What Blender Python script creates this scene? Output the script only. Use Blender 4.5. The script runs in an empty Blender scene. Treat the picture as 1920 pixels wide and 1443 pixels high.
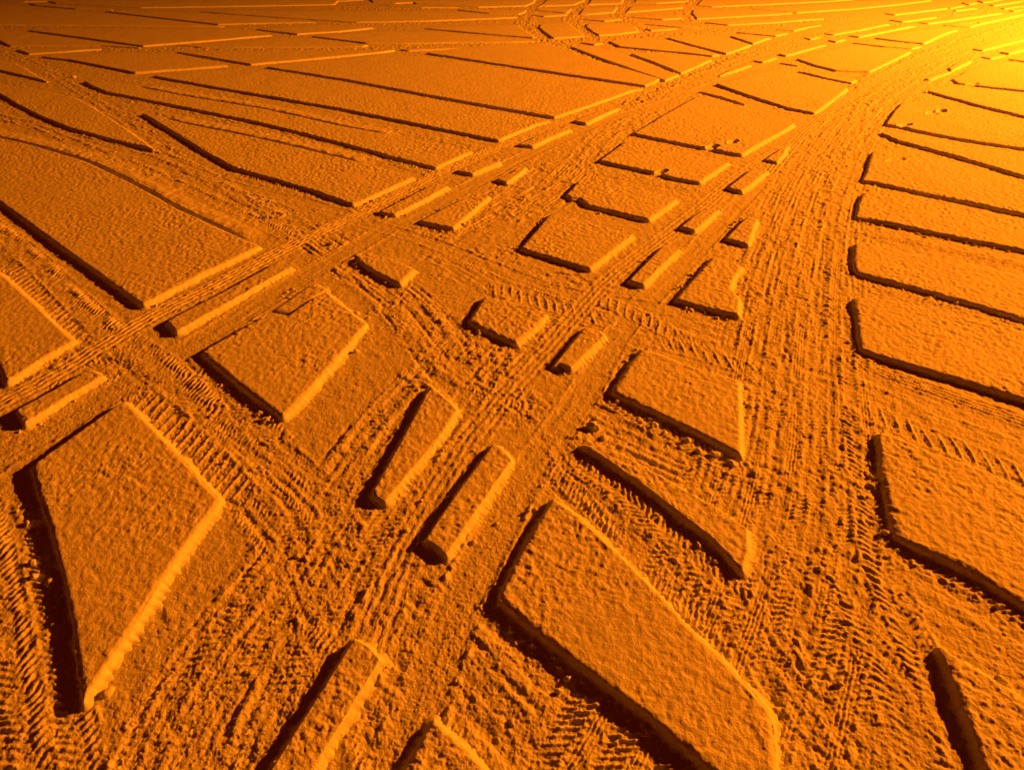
import bpy, math, random
import numpy as np
from mathutils import Vector
from mathutils.geometry import delaunay_2d_cdt

random.seed(7)
rng = np.random.default_rng(11)
scn = bpy.context.scene
col = scn.collection

# ---------------------------------------------------------------- viewpoint
# the photograph was taken from an upper window, looking down over a car park
H = 4.2                       # eye height (m)
PITCH = math.radians(34.1)    # looking down
F = 1300.0                    # focal length in photo pixels (photo 1920 wide)
CX, CY = 960.0, 721.5
CP, SP = math.cos(PITCH), math.sin(PITCH)
T = 0.061                     # depth of the fallen snow


def ray(px, py):
    a = (np.asarray(px, float) - CX) / F
    b = (CY - np.asarray(py, float)) / F
    return a, b * SP + CP, b * CP - SP


def ground_pt(px, py, z=0.0):
    """point of the level z seen at a photo pixel"""
    a, dy, dz = ray(px, py)
    s = (z - H) / dz
    return a * s, dy * s


# ---------------------------------------------------------------- noise
def _hash(ix, iy, seed):
    h = (ix.astype(np.int64) * 374761393 + iy.astype(np.int64) * 668265263 + seed * 974634777) & 0xFFFFFFFF
    h = ((h ^ (h >> 13)) * 1274126177) & 0xFFFFFFFF
    h = ((h ^ (h >> 16)) * 2246822519) & 0xFFFFFFFF
    h = h ^ (h >> 15)
    return (h & 0xFFFFFF).astype(np.float64) / 0xFFFFFF


def vnoise(x, y, seed=0):
    ix, iy = np.floor(x), np.floor(y)
    fx, fy = x - ix, y - iy
    ux = fx * fx * fx * (fx * (fx * 6 - 15) + 10)
    uy = fy * fy * fy * (fy * (fy * 6 - 15) + 10)
    a = _hash(ix, iy, seed); b = _hash(ix + 1, iy, seed)
    c = _hash(ix, iy + 1, seed); d = _hash(ix + 1, iy + 1, seed)
    return (a + (b - a) * ux) * (1 - uy) + (c + (d - c) * ux) * uy - 0.5


def rot(x, y, ang):
    c, s = math.cos(ang), math.sin(ang)
    return c * x - s * y, s * x + c * y


def fbm(x, y, lam, octs=3, seed=0, gain=0.55, sp=None):
    out = np.zeros_like(x); amp = 1.0
    for k in range(octs):
        rx, ry = rot(x, y, 0.6 + 1.1 * k)
        n = vnoise(rx / lam + 17.3 * k, ry / lam - 9.1 * k, seed + k) * amp
        if sp is not None:
            n = n * np.clip(lam / sp / 1.6 - 0.6, 0, 1)
        out += n
        lam *= 0.5; amp *= gain
    return out


def lumps(x, y, cell, seed=0, fill=0.8):
    """domes scattered at random: a field of small clods, 0..1"""
    gx, gy = x / cell, y / cell
    ix, iy = np.floor(gx), np.floor(gy)
    out = np.zeros_like(x)
    for dx in (-1, 0, 1):
        for dy in (-1, 0, 1):
            jx, jy = ix + dx, iy + dy
            ox = jx + _hash(jx, jy, seed); oy = jy + _hash(jx, jy, seed + 1)
            r = 0.30 + 0.55 * _hash(jx, jy, seed + 2)
            on = _hash(jx, jy, seed + 3) < fill
            q = 1 - ((gx - ox) ** 2 + (gy - oy) ** 2) / (r * r)
            v = np.clip(q, 0, 1) ** 0.7 * r * on
            out = np.maximum(out, v)
    return out


def sstep(a, b, x):
    t = np.clip((x - a) / (b - a), 0, 1)
    return t * t * (3 - 2 * t)


# ---------------------------------------------------------------- materials
def snow_material(name, coarse, fine, dist, tint=(0.86, 0.865, 0.87)):
    m = bpy.data.materials.new(name); m.use_nodes = True
    nt = m.node_tree; N = nt.nodes; L = nt.links
    b = N['Principled BSDF']
    b.inputs['Roughness'].default_value = 0.75
    b.inputs['Specular IOR Level'].default_value = 0.25
    b.inputs['Subsurface Weight'].default_value = 0.35            # light soaks a little way into the snow
    b.inputs['Subsurface Radius'].default_value = (1.0, 0.7, 0.5)
    b.inputs['Subsurface Scale'].default_value = 0.010
    tc = N.new('ShaderNodeTexCoord')
    n1 = N.new('ShaderNodeTexNoise'); n1.inputs['Scale'].default_value = coarse
    n1.inputs['Detail'].default_value = 5; n1.inputs['Roughness'].default_value = 0.65
    n2 = N.new('ShaderNodeTexVoronoi'); n2.inputs['Scale'].default_value = fine
    L.new(tc.outputs['Object'], n1.inputs['Vector'])
    L.new(tc.outputs['Object'], n2.inputs['Vector'])
    mx = N.new('ShaderNodeMath'); mx.operation = 'MULTIPLY_ADD'
    mx.inputs[1].default_value = -0.35
    L.new(n2.outputs['Distance'], mx.inputs[0]); L.new(n1.outputs['Fac'], mx.inputs[2])
    bp = N.new('ShaderNodeBump'); bp.inputs['Strength'].default_value = 1.0
    bp.inputs['Distance'].default_value = dist
    L.new(mx.outputs[0], bp.inputs['Height']); L.new(bp.outputs['Normal'], b.inputs['Normal'])
    # slight soiling of the snow, patch by patch
    n3 = N.new('ShaderNodeTexNoise'); n3.inputs['Scale'].default_value = 3.0; n3.inputs['Detail'].default_value = 6
    L.new(tc.outputs['Object'], n3.inputs['Vector'])
    cr = N.new('ShaderNodeValToRGB')
    cr.color_ramp.elements[0].position = 0.3; cr.color_ramp.elements[1].position = 0.7
    cr.color_ramp.elements[0].color = (tint[0] * 0.93, tint[1] * 0.93, tint[2] * 0.93, 1)
    cr.color_ramp.elements[1].color = (*tint, 1)
    L.new(n3.outputs['Fac'], cr.inputs['Fac']); L.new(cr.outputs['Color'], b.inputs['Base Color'])
    return m


M_slab = snow_material('fresh_snow', 60.0, 120.0, 0.005)
M_ground = snow_material('driven_snow', 65.0, 130.0, 0.006, (0.80, 0.805, 0.81))


def mesh_object(name, verts, quads, tris, mat):
    me = bpy.data.meshes.new(name)
    nv, nq, ntr = len(verts), len(quads), len(tris)
    me.vertices.add(nv); me.vertices.foreach_set('co', np.ascontiguousarray(verts, np.float32).ravel())
    loops = np.concatenate([np.asarray(quads, np.int32).ravel(), np.asarray(tris, np.int32).ravel()])
    me.loops.add(len(loops)); me.loops.foreach_set('vertex_index', loops)
    start = np.concatenate([np.arange(nq) * 4, nq * 4 + np.arange(ntr) * 3]).astype(np.int32)
    me.polygons.add(nq + ntr); me.polygons.foreach_set('loop_start', start)
    me.update(calc_edges=True)
    me.shade_smooth()
    me.materials.append(mat)
    o = bpy.data.objects.new(name, me); col.objects.link(o)
    return o


# ---------------------------------------------------------------- sampling lattice on the ground
# row = constant distance, column = constant bearing: dense near the viewpoint, coarse far off
STEP = 1.5                                             # photo pixels between neighbours
PYS = np.concatenate([np.arange(-75.0, 620.0, 0.8), np.arange(620.0, 1443 + 190, STEP)])[::-1]   # near row first
PXS = np.arange(-290.0, 1920 + 290, STEP)
_, _dy, _dz = ray(0.0, PYS)
S_ROW = (0 - H) / _dz                                   # range factor of each row
Y_ROW = _dy * S_ROW
A_COL = (PXS - CX) / F
NR, NC = len(PYS), len(PXS)


def to_lattice(x, y):
    """fractional (column, row) of a ground point"""
    dep = np.arctan2(H, y) - PITCH                      # below the optical axis
    py = CY + F * np.tan(dep)
    dz = (CY - py) / F * CP - SP
    s = -H / dz
    px = CX + F * x / s
    return (px - PXS[0]) / STEP, np.interp(-py, -PYS, np.arange(NR))


def densify(pts, n=8):
    """Catmull-Rom through the points"""
    P = np.asarray(pts, float)
    P = np.vstack([2 * P[0] - P[1], P, 2 * P[-1] - P[-2]])
    out = []
    for i in range(1, len(P) - 2):
        p0, p1, p2, p3 = P[i - 1], P[i], P[i + 1], P[i + 2]
        for t in np.linspace(0, 1, n, endpoint=False):
            out.append(0.5 * ((2 * p1) + (-p0 + p2) * t + (2 * p0 - 5 * p1 + 4 * p2 - p3) * t * t + (-p0 + 3 * p1 - 3 * p2 + p3) * t ** 3))
    out.append(P[-2])
    return np.asarray(out)
# ---------------------------------------------------------------- wheel tracks pressed into the ground
# (kind, width in m, course as seen in the photograph, strength)
TRACKS = [
    # broad churned lanes first, single wheel prints over them
    ('rough', 2.0, [(1180, 1600), (1340, 1300), (1440, 1050), (1480, 850), (1495, 650), (1515, 480), (1560, 330), (1630, 220), (1720, 145), (1830, 88), (1960, 45)], 1.0),
    ('rough', 1.1, [(300, 1600), (420, 1300), (560, 1100), (640, 980), (760, 800), (900, 650), (1040, 540)], 1.15),
    ('rough', 0.9, [(0, 600), (120, 690), (260, 690), (420, 830), (560, 960), (640, 1090), (760, 1300), (860, 1600)], 1.0),
    ('rough', 0.8, [(560, 430), (640, 480), (760, 570), (860, 690), (960, 760)], 1.2),
    ('rough', 0.9, [(830, 470), (960, 540), (1060, 580), (1200, 620), (1330, 660), (1460, 700)], 0.7),
    ('rough', 0.8, [(1060, 860), (1160, 960), (1270, 1060), (1400, 1200), (1500, 1400)], 1.25),
    ('rough', 0.7, [(1110, 780), (1250, 850), (1400, 910), (1500, 950)], 1.0),
    ('rough', 0.9, [(700, 1100), (800, 1180), (900, 1280), (1000, 1380), (1100, 1500)], 1.0),
    ('rough', 0.9, [(1500, 1000), (1640, 1110), (1780, 1180), (1960, 1290)], 0.7),
    ('rough', 0.8, [(1560, 720), (1700, 780), (1830, 850), (1980, 900)], 0.35),
    ('rough', 1.0, [(980, 400), (1080, 330), (1150, 250), (1250, 190), (1370, 130), (1480, 90), (1600, 62), (1760, 36)], 1.0),
    ('rough', 0.9, [(820, 440), (900, 400), (960, 360), (1010, 320)], 1.0),
    ('rough', 0.7, [(1600, 440), (1760, 472), (1980, 520)], 0.5),
    ('rough', 0.6, [(990, 640), (900, 740), (760, 980), (560, 1330)], 1.1),
    # lugged prints
    ('lug', 0.42, [(-90, 380), (0, 440), (60, 490), (130, 560), (210, 630), (300, 690), (380, 770)], 1.5),
    ('lug', 0.34, [(-60, 205), (60, 235), (160, 275), (290, 325), (420, 385), (540, 440)], 1.5),
    ('lug', 0.32, [(-40, 85), (60, 118), (130, 160), (215, 215), (300, 285), (400, 340), (520, 405)], 1.5),
    ('lug', 0.26, [(-30, 950), (5, 1100), (30, 1250), (60, 1443), (90, 1600)], 1.1),
    ('lug', 0.22, [(70, 960), (90, 1100), (120, 1260), (150, 1400), (180, 1600)], 0.9),
    ('ladder', 0.30, [(265, 745), (330, 800), (400, 870), (450, 930)], 0.9),
    ('lug', 0.28, [(1570, 360), (1565, 460), (1570, 560), (1580, 640), (1600, 760), (1625, 900), (1650, 1050), (1700, 1180), (1760, 1330), (1820, 1500)], 1.0),
    ('lug', 0.26, [(1470, 420), (1485, 520), (1500, 600), (1510, 680)], 0.8),
    ('ladder', 0.30, [(920, 540), (990, 560), (1060, 580), (1130, 600)], 0.8),
    ('ladder', 0.26, [(1230, 640), (1310, 662), (1400, 690)], 0.8),
    ('lug', 0.22, [(1600, 520), (1700, 556), (1850, 600), (1980, 640)], 0.6),
    ('lug', 0.3, [(1580, 1080), (1640, 1210), (1700, 1350), (1740, 1500)], 0.7),
    ('lug', 0.22, [(1080, 870), (1180, 940), (1300, 1050), (1390, 1130)], 0.9),
    ('lug', 0.2, [(160, 150), (300, 178), (480, 214), (640, 250), (830, 298)], 1.2),
    ('lug', 0.2, [(230, 150), (400, 183), (640, 225), (900, 278)], 1.2),
    ('lug', 0.2, [(290, 212), (420, 238), (560, 264), (700, 300)], 1.2),
    ('lug', 0.26, [(-60, 160), (30, 206), (80, 230), (133, 252), (200, 270), (300, 292), (400, 330)], 1.4),
    ('lug', 0.24, [(160, 170), (350, 213), (500, 244), (640, 279), (810, 326)], 1.3),
    ('lug', 0.24, [(430, 326), (530, 352), (600, 372), (680, 398)], 1.1),
    ('lug', 0.24, [(-40, 48), (60, 51), (250, 51), (420, 52), (640, 46), (960, 38)], 1.0),
    ('lug', 0.24, [(-20, 88), (200, 91), (330, 92), (640, 91), (900, 84)], 1.0),
    ('lug', 0.22, [(1150, 752), (1230, 800), (1320, 845), (1385, 880)], 1.4),
    ('lug', 0.24, [(1710, 1035), (1830, 1095), (1960, 1170)], 1.0),
    ('lug', 0.24, [(1660, 540), (1750, 562), (1850, 590), (1980, 628)], 1.0),
    ('lug', 0.28, [(395, 700), (460, 760), (520, 815)], 1.0),
    ('ladder', 0.30, [(1620, 770), (1720, 812), (1830, 858), (1980, 925)], 0.9),
    ('ladder', 0.26, [(20, 500), (75, 560), (150, 640)], 0.9),
    ('ladder', 0.24, [(1120, 560), (1180, 585), (1260, 625)], 0.8),
    # prints with long grooves
    ('groove', 0.30, [(-60, 790), (0, 757), (100, 706), (290, 592), (420, 527), (560, 455), (745, 366), (850, 312), (985, 254), (1090, 212), (1180, 180), (1240, 158)], 1.0),
    ('groove', 0.30, [(480, 1560), (560, 1443), (660, 1290), (770, 1010), (900, 800), (1040, 640), (1150, 520), (1280, 420), (1390, 330), (1480, 270)], 0.4),
    ('groove', 0.24, [(1590, 437), (1690, 452), (1800, 475), (1990, 515)], 0.8),
    ('groove', 0.24, [(1600, 678), (1690, 712), (1800, 750), (1990, 815)], 0.7),
    ('groove', 0.24, [(1120, 322), (1210, 340), (1300, 356)], 0.8),
    ('groove', 0.3, [(1440, 330), (1520, 240), (1610, 170), (1720, 112), (1840, 70), (1960, 40)], 0.7),
    # smooth prints
    ('smooth', 0.40, [(-60, 905), (0, 858), (130, 785), (250, 712), (400, 625), (520, 548), (620, 490), (720, 432), (800, 390), (890, 345), (960, 305), (1060, 258), (1140, 225), (1250, 192), (1360, 150), (1450, 120), (1540, 93), (1640, 68), (1740, 50), (1830, 37), (1960, 14)], 0.9),
    ('smooth', 0.34, [(640, 1620), (740, 1443), (830, 1220), (900, 1050), (990, 890), (1090, 745), (1170, 610), (1290, 485), (1370, 400), (1420, 345)], 0.85),
    ('smooth', 0.34, [(760, 1180), (860, 1120), (1000, 860)], 0.3),
    ('smooth', 0.30, [(690, 420), (800, 452), (920, 500), (1040, 545), (1180, 570), (1260, 580)], 0.6),
    ('smooth', 0.30, [(1620, 700), (1740, 750), (1880, 800), (1990, 840)], 0.6),
    ('smooth', 0.26, [(330, 300), (430, 345), (560, 375), (680, 405)], 0.6),
    ('smooth', 0.24, [(40, 205), (160, 262), (290, 300)], 0.5),
]

RIGHT_LANE = [(1235, 1600), (1370, 1300), (1455, 1050), (1490, 850), (1502, 650), (1522, 480), (1565, 330), (1632, 220), (1722, 145), (1832, 88), (1960, 45)]
LEFT_LANE = [(300, 1600), (420, 1300), (560, 1100), (640, 980), (760, 800), (900, 650), (1040, 540)]
CROSS_LANE = [(0, 600), (120, 690), (260, 690), (420, 830), (560, 960), (640, 1090), (760, 1300), (860, 1600)]
UPPER_LANE = [(980, 400), (1080, 330), (1150, 250), (1250, 190), (1370, 130), (1480, 90), (1600, 62), (1760, 36)]
FAR_LEFT = [(-40, 70), (60, 112), (135, 158), (222, 213), (310, 283), (410, 338), (530, 400)]
SIDE_LANE = [(830, 470), (960, 540), (1060, 580), (1200, 620), (1330, 660), (1460, 700)]
LOW_LANE = [(1060, 860), (1160, 960), (1270, 1060), (1400, 1200), (1500, 1400)]
for off in (-0.80, -0.52, -0.16, 0.14, 0.46, 0.78):
    TRACKS.append(('tread', 0.26, RIGHT_LANE, 0.85, off))
for off in (-0.36, 0.0, 0.34):
    TRACKS.append(('tread', 0.27, LEFT_LANE, 0.6, off))
for off in (-0.3, 0.12):
    TRACKS.append(('tread', 0.25, CROSS_LANE, 0.55, off))
for off in (-0.32, 0.05, 0.36):
    TRACKS.append(('tread', 0.24, UPPER_LANE, 0.8, off))
for off in (-0.2, 0.14):
    TRACKS.append(('tread', 0.24, FAR_LEFT, 1.0, off))
TRACKS.append(('tread', 0.28, SIDE_LANE, 0.5, 0.1))
for off in (-0.18, 0.2):
    TRACKS.append(('tread', 0.24, LOW_LANE, 0.6, off))
TRACKS.append(('tread', 0.26, [(820, 440), (900, 400), (960, 360), (1010, 320)], 0.7, 0.0))
TRACKS.append(('tread', 0.26, [(560, 430), (640, 480), (760, 570), (860, 690), (960, 760)], 0.7, 0.0))
for off in (-0.66, -0.36, 0.02, 0.31, 0.62):
    TRACKS.append(('groove', 0.12, RIGHT_LANE, 0.55, off))
for off in (-0.2, 0.2):
    TRACKS.append(('groove', 0.12, UPPER_LANE, 0.5, off))
FAR_TRACKS = [  # distant prints: course, width
    ([(1240, 148), (1150, 117), (1080, 95), (1030, 75), (1000, 56), (984, 40), (988, 22), (1020, 8), (1060, -4)], 1.1),
    ([(1230, 100), (1170, 83), (1112, 68), (1080, 50), (1073, 34), (1083, 15), (1112, 0)], 1.0),
    ([(1300, 80), (1225, 61), (1180, 45), (1163, 26), (1172, 8), (1192, -4)], 1.0),
    ([(1385, 62), (1312, 48), (1286, 30), (1288, 12), (1312, -2)], 1.0),
    ([(430, 47), (640, 46), (800, 44), (960, 39)], 1.0),
    ([(200, 94), (380, 92), (640, 91), (860, 85), (1020, 79)], 0.9),
    ([(1040, 78), (1200, 69), (1340, 60), (1480, 46), (1600, 34)], 0.9),
    ([(1180, 190), (1260, 152), (1370, 113), (1480, 84), (1600, 60), (1740, 38), (1900, 14)], 1.1),
    ([(1600, 190), (1690, 135), (1790, 94), (1900, 58), (1960, 40)], 1.6),
    ([(1340, 14), (1480, 12), (1620, 5), (1700, -2)], 1.2),
    ([(0, 50), (120, 52), (300, 51)], 0.7),
    ([(20, 88), (120, 89), (200, 88)], 0.7),
    ([(640, 16), (760, 17), (860, 16), (960, 16)], 1.2),
]
TRACKS += [('clod', w_, c_, 1.0) for c_, w_ in FAR_TRACKS]
ORDER = {'rough': 0, 'clod': 0.5, 'smooth': 2, 'tread': 1, 'ladder': 3, 'lug': 3, 'groove': 4}
TRACKS = sorted([t if len(t) == 5 else (*t, 0.0) for t in TRACKS], key=lambda t: ORDER[t[0]])


def track_field(X, Y, cols_a, rows_y, course, width, off=0.0, pts=None):
    """signed offset d and run s of every lattice point near a course"""
    gx, gy = pts if pts is not None else ground_pt([p[0] for p in course], [p[1] for p in course])
    C = densify(np.stack([gx, gy], 1), 7)
    if off:
        tg = np.gradient(C, axis=0); tg /= np.hypot(tg[:, 0], tg[:, 1])[:, None]
        C = C + np.stack([-tg[:, 1], tg[:, 0]], 1) * off
    D = np.full(X.shape, 9.0); S = np.zeros(X.shape)
    run = 0.0; R = width * 0.5 + 0.15
    for i in range(len(C) - 1):
        a, b = C[i], C[i + 1]
        v = b - a; Ls = math.hypot(*v)
        if Ls < 1e-6:
            continue
        y0, y1 = min(a[1], b[1]) - R, max(a[1], b[1]) + R
        r0, r1 = np.searchsorted(rows_y, [y0, y1])
        if r1 > r0:
            x0, x1 = min(a[0], b[0]) - R, max(a[0], b[0]) + R
            s0, s1 = S_ROW[r0], S_ROW[r1 - 1]
            c0 = np.searchsorted(cols_a, min(x0 / s0, x0 / s1)); c1 = np.searchsorted(cols_a, max(x1 / s0, x1 / s1))
            if c1 > c0:
                xs, ys = X[r0:r1, c0:c1], Y[r0:r1, c0:c1]
                t = ((xs - a[0]) * v[0] + (ys - a[1]) * v[1]) / (Ls * Ls)
                tc = np.clip(t, 0, 1)
                ex, ey = xs - a[0] - tc * v[0], ys - a[1] - tc * v[1]
                dist = np.hypot(ex, ey)
                sgn = np.sign(v[0] * ey - v[1] * ex)
                sub = D[r0:r1, c0:c1]; better = dist < np.abs(sub)
                sub[better] = (dist * sgn)[better]
                S[r0:r1, c0:c1][better] = (run + tc * Ls)[better]
        run += Ls
    return D, S


def build_ground():
    Y = np.repeat(Y_ROW[:, None], NC, 1)
    X = A_COL[None, :] * S_ROW[:, None]
    sp = np.repeat((S_ROW * STEP / F)[:, None], NC, 1)
    big = fbm(X, Y, 0.9, 2, 3)
    wx = X + 0.020 * vnoise(X / 0.045, Y / 0.045, 14) + 0.012 * vnoise(X / 0.02, Y / 0.02, 16)
    wy = Y + 0.020 * vnoise(X / 0.045, Y / 0.045, 15) + 0.012 * vnoise(X / 0.02, Y / 0.02, 17)
    l1 = lumps(wx, wy, 0.085, 21, 0.40) * np.clip(0.085 / sp / 2 - 0.2, 0, 1)
    l2 = lumps(wx * 0.96 + wy * 0.28, wy * 0.96 - wx * 0.28, 0.042, 31, 0.6) * np.clip(0.042 / sp / 2 - 0.1, 0, 1)
    l3 = lumps(wx, wy, 0.021, 41, 0.7) * np.clip(0.021 / sp / 2 - 0.1, 0, 1)
    fb = fbm(X, Y, 0.085, 4, 5, 0.66, sp)
    patch = np.clip(0.45 + 1.6 * fbm(X, Y, 0.42, 3, 61), 0.05, 1.35)
    crumb = 0.70 * (0.021 * l1 * patch + 0.013 * l2 * (0.3 + 0.7 * patch) + 0.009 * l3 + 0.017 * fb)
    crumb = crumb * (1 + 0.6 * np.clip((Y - 7) / 12, 0, 1))
    Z = 0.55 * crumb + 0.004 * big
    fine = 0.007 * l3 + 0.0055 * fb
    for kind, width, course, strength, off in TRACKS:
        D, S = track_field(X, Y, A_COL, Y_ROW, course, width, off)
        near = np.abs(D) < width * 0.5 + 0.12
        if not near.any():
            continue
        r, c = np.where(near)
        d, s, x, y = D[r, c], S[r, c], X[r, c], Y[r, c]
        wob = 0.02 * vnoise(x / 0.13, y / 0.13, 77)
        w = 1 - sstep(width * 0.5 - 0.05, width * 0.5 + 0.03, np.abs(d) + wob)
        zz = Z[r, c]; cr = crumb[r, c]; fi = fine[r, c]; spc = sp[r, c]
        vis = np.clip(0.05 / spc / 2 - 0.1, 0.0, 1)
        if kind == 'rough':
            streak = vnoise(d / 0.045, s / 0.45, 88) + 0.7 * vnoise(d / 0.09, s / 0.9, 89)
            new = cr * (0.5 + 0.4 * strength) + 0.017 * strength * streak * vis
            w = w * 0.8 * min(1.0, strength)
        elif kind == 'clod':
            rows_ = vnoise(d / 0.16, s / 1.2, 107)
            new = 0.036 * vnoise(x / 0.07, y / 0.16, 108) + 0.024 * vnoise(x / 0.045, y / 0.11, 109) + 0.02 * rows_ + 0.008
            w = w * sstep(9.0, 15.0, y) * 0.9
        elif kind == 'smooth':
            new = fi * 0.9 - 0.003 + 0.008 * vnoise(d / 0.05, s / 0.6, 91)
            w = w * strength * np.clip(0.95 + 0.9 * vnoise(s / 0.55, d / 0.5, 92), 0.4, 1)
        elif kind == 'groove':
            k = width / 4.0
            saw = np.abs(((d / k + 0.07 * np.sin(s * 37.0) + 0.25 * vnoise(s / 0.12, d / 0.3, 90)) % 1.0) - 0.5) * 2
            blk = 0.75 + 0.5 * vnoise(s / 0.05, np.floor(d / k), 93)
            new = (0.018 * sstep(0.30, 0.72, saw) * blk + 0.5 * cr) * (0.5 + 0.5 * vis)
            w = w * strength
            if width < 0.2:                                          # half erased by later traffic
                new = 0.6 * new + 0.5 * cr
                w = w * np.clip(0.45 + 2.4 * vnoise(s / 0.55, s * 0 + off * 7, 106), 0, 1)
        elif kind == 'ladder':                                       # bars of snow left standing in the gaps of a coarse tread
            ph = ((s + 0.7 * d) / 0.135 + 0.25 * vnoise(s / 0.3, d / 0.2, 104)) % 1.0
            keep = np.clip(0.8 + 1.4 * vnoise(s / 0.2, d / 0.12, 105), 0, 1.1)
            new = 0.016 * strength * np.exp(-((ph - 0.5) / 0.13) ** 2) * keep + fi * 1.1 + 0.25 * cr
            w = w * 0.9
        elif kind == 'tread':
            k = width / 3.0
            lane = np.floor(d / k + 8)
            gr = np.abs(((d / k + 0.3 * vnoise(s / 0.2, d / 0.1, 101)) % 1.0) - 0.5) * 2      # ribs between the grooves of the tyre
            cut = np.abs(((s / 0.058 + lane * 0.37 + 0.9 * d / k + 0.6 * vnoise(s / 0.15, lane, 102)) % 1.0) - 0.5) * 2
            wear = np.clip(0.35 + 2.2 * vnoise(s / 0.35, d / 0.14, 97 + int(width * 100)), 0.0, 1.2)
            wear2 = np.clip(0.45 + 2.4 * vnoise(s / 0.4, d / 0.12, 103 + int(width * 100)), 0.0, 1.2)
            new = 0.008 * sstep(0.2, 0.8, gr) * wear + 0.013 * sstep(0.45, 0.85, cut) * wear2 + 0.75 * cr + 0.004 * vnoise(d / 0.02, s / 0.3, 98)
            new = new - 0.006
            w = w * strength * np.clip(0.85 + 0.9 * vnoise(s / 0.7, d / 0.6, 99), 0.2, 1)
        else:  # lug
            per = 0.068
            skew = 0.7 * np.abs(d) + 0.010 * np.sin(s * 5.0)
            ph = ((s + skew) / per + 0.8 * vnoise(s / 0.16, d / 0.08, 94)) % 1.0
            rib = sstep(0.22, 0.42, ph) * (1 - sstep(0.66, 0.9, ph))
            side = sstep(0.10, 0.32, np.abs(d) / width)          # bars at the shoulders, worn crown
            keep = np.clip(0.75 + 1.5 * vnoise(s / 0.3, d / 0.14, 95), 0, 1.15)
            new = 0.0135 * strength * rib * (0.35 + 0.65 * side) * keep * vis + 0.75 * cr
            w = w * 0.92 * min(1, 0.6 + 0.4 * strength)
        # a little berm thrown up along the edge of a print
        berm = np.exp(-((np.abs(d) - width * 0.5 - 0.015) / 0.022) ** 2) * (0.003 + 0.018 * np.clip(vnoise(x / 0.05, y / 0.05, 96), 0, 1)) * vis
        if kind in ('rough', 'tread', 'clod'):
            berm = berm * 0.25
        Z[r, c] = zz * (1 - w) + new * w + berm
    Z = np.clip(Z, -0.03, 0.06)
    # snow shoved up against the far side of three long slabs, sloping away from them
    for course in ([(-60, 244), (53, 270), (160, 302), (253, 346), (333, 391), (427, 435), (470, 454)],
                   [(300, 219), (350, 232), (480, 258), (600, 286), (690, 308)],
                   [(250, 161), (350, 180), (500, 205), (640, 236), (740, 254)]):
        gx, gy = ground_pt([p[0] for p in course], [p[1] for p in course], T)
        D, S = track_field(X, Y, A_COL, Y_ROW, None, 1.5, 0.0, (gx, gy))
        m = (D > 0) & (D < 0.9)
        d, x, y = D[m], X[m], Y[m]
        ends = sstep(0.0, 0.5, S[m]) * (1 - sstep(S.max() - 0.6, S.max() - 0.05, S[m]))
        Z[m] += ends * (T - 0.006) * sstep(0.055, 0.10, d) * (1 - sstep(0.14, 0.60, d)) * (0.9 + 0.35 * vnoise(x / 0.12, y / 0.12, 12))

    # carry the sheet on to the horizon and round the sides with coarse rows and columns
    far_y = np.geomspace(Y_ROW[-1] * 1.12, 900.0, 26)
    far_s = far_y * CP + H * SP
    near_y = np.linspace(-6.0, Y_ROW[0] - 0.05, 12)
    near_s = np.full(12, S_ROW[0])
    a_out = np.geomspace(0.06, 4.0, 18)
    aa = np.concatenate([A_COL[0] - a_out[::-1], A_COL, A_COL[-1] + a_out])
    yy = np.concatenate([near_y, Y_ROW, far_y]); ss = np.concatenate([near_s, S_ROW, far_s])
    XX = aa[None, :] * ss[:, None]; YY = np.repeat(yy[:, None], len(aa), 1)
    ZZ = 0.006 * vnoise(XX / 0.7, YY / 0.7, 4)
    ZZ[12:12 + NR, 18:18 + NC] = Z
    nr, nc = ZZ.shape
    V = np.stack([XX, YY, ZZ], -1).reshape(-1, 3)
    idx = np.arange(nr * nc).reshape(nr, nc)
    Q = np.stack([idx[:-1, :-1], idx[:-1, 1:], idx[1:, 1:], idx[1:, :-1]], -1).reshape(-1, 4)
    g = mesh_object('snowy_ground', V, Q, np.zeros((0, 3), np.int32), M_ground)
    g['kind'] = 'structure'
    return X, Y, Z


GX, GY, GZ = build_ground()
# ---------------------------------------------------------------- slabs of untouched snow
DENTS = [  # footprints and pock marks on the slabs: photo point, long and short radius (m), bearing, depth
    (1374, 266, 0.15, 0.07, 0.9, 0.075), (1766, 208, 0.17, 0.08, 0.9, 0.075), (1747, 190, 0.14, 0.07, 0.6, 0.07),
    (1748, 212, 0.22, 0.10, 0.9, 0.03), (1828, 43, 0.22, 0.12, 0.8, 0.08), (1680, 300, 0.20, 0.08, 0.5, 0.022),
    (1822, 157, 0.2, 0.1, 0.5, 0.07), (1697, 234, 0.16, 0.08, 0.5, 0.07), (1336, 275, 0.14, 0.08, 0.7, 0.07),
    (1240, 322, 0.13, 0.07, 0.7, 0.065), (1150, 358, 0.10, 0.03, 0.8, 0.012),
]
_dx, _dy2 = ground_pt([d[0] for d in DENTS], [d[1] for d in DENTS], T)


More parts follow.
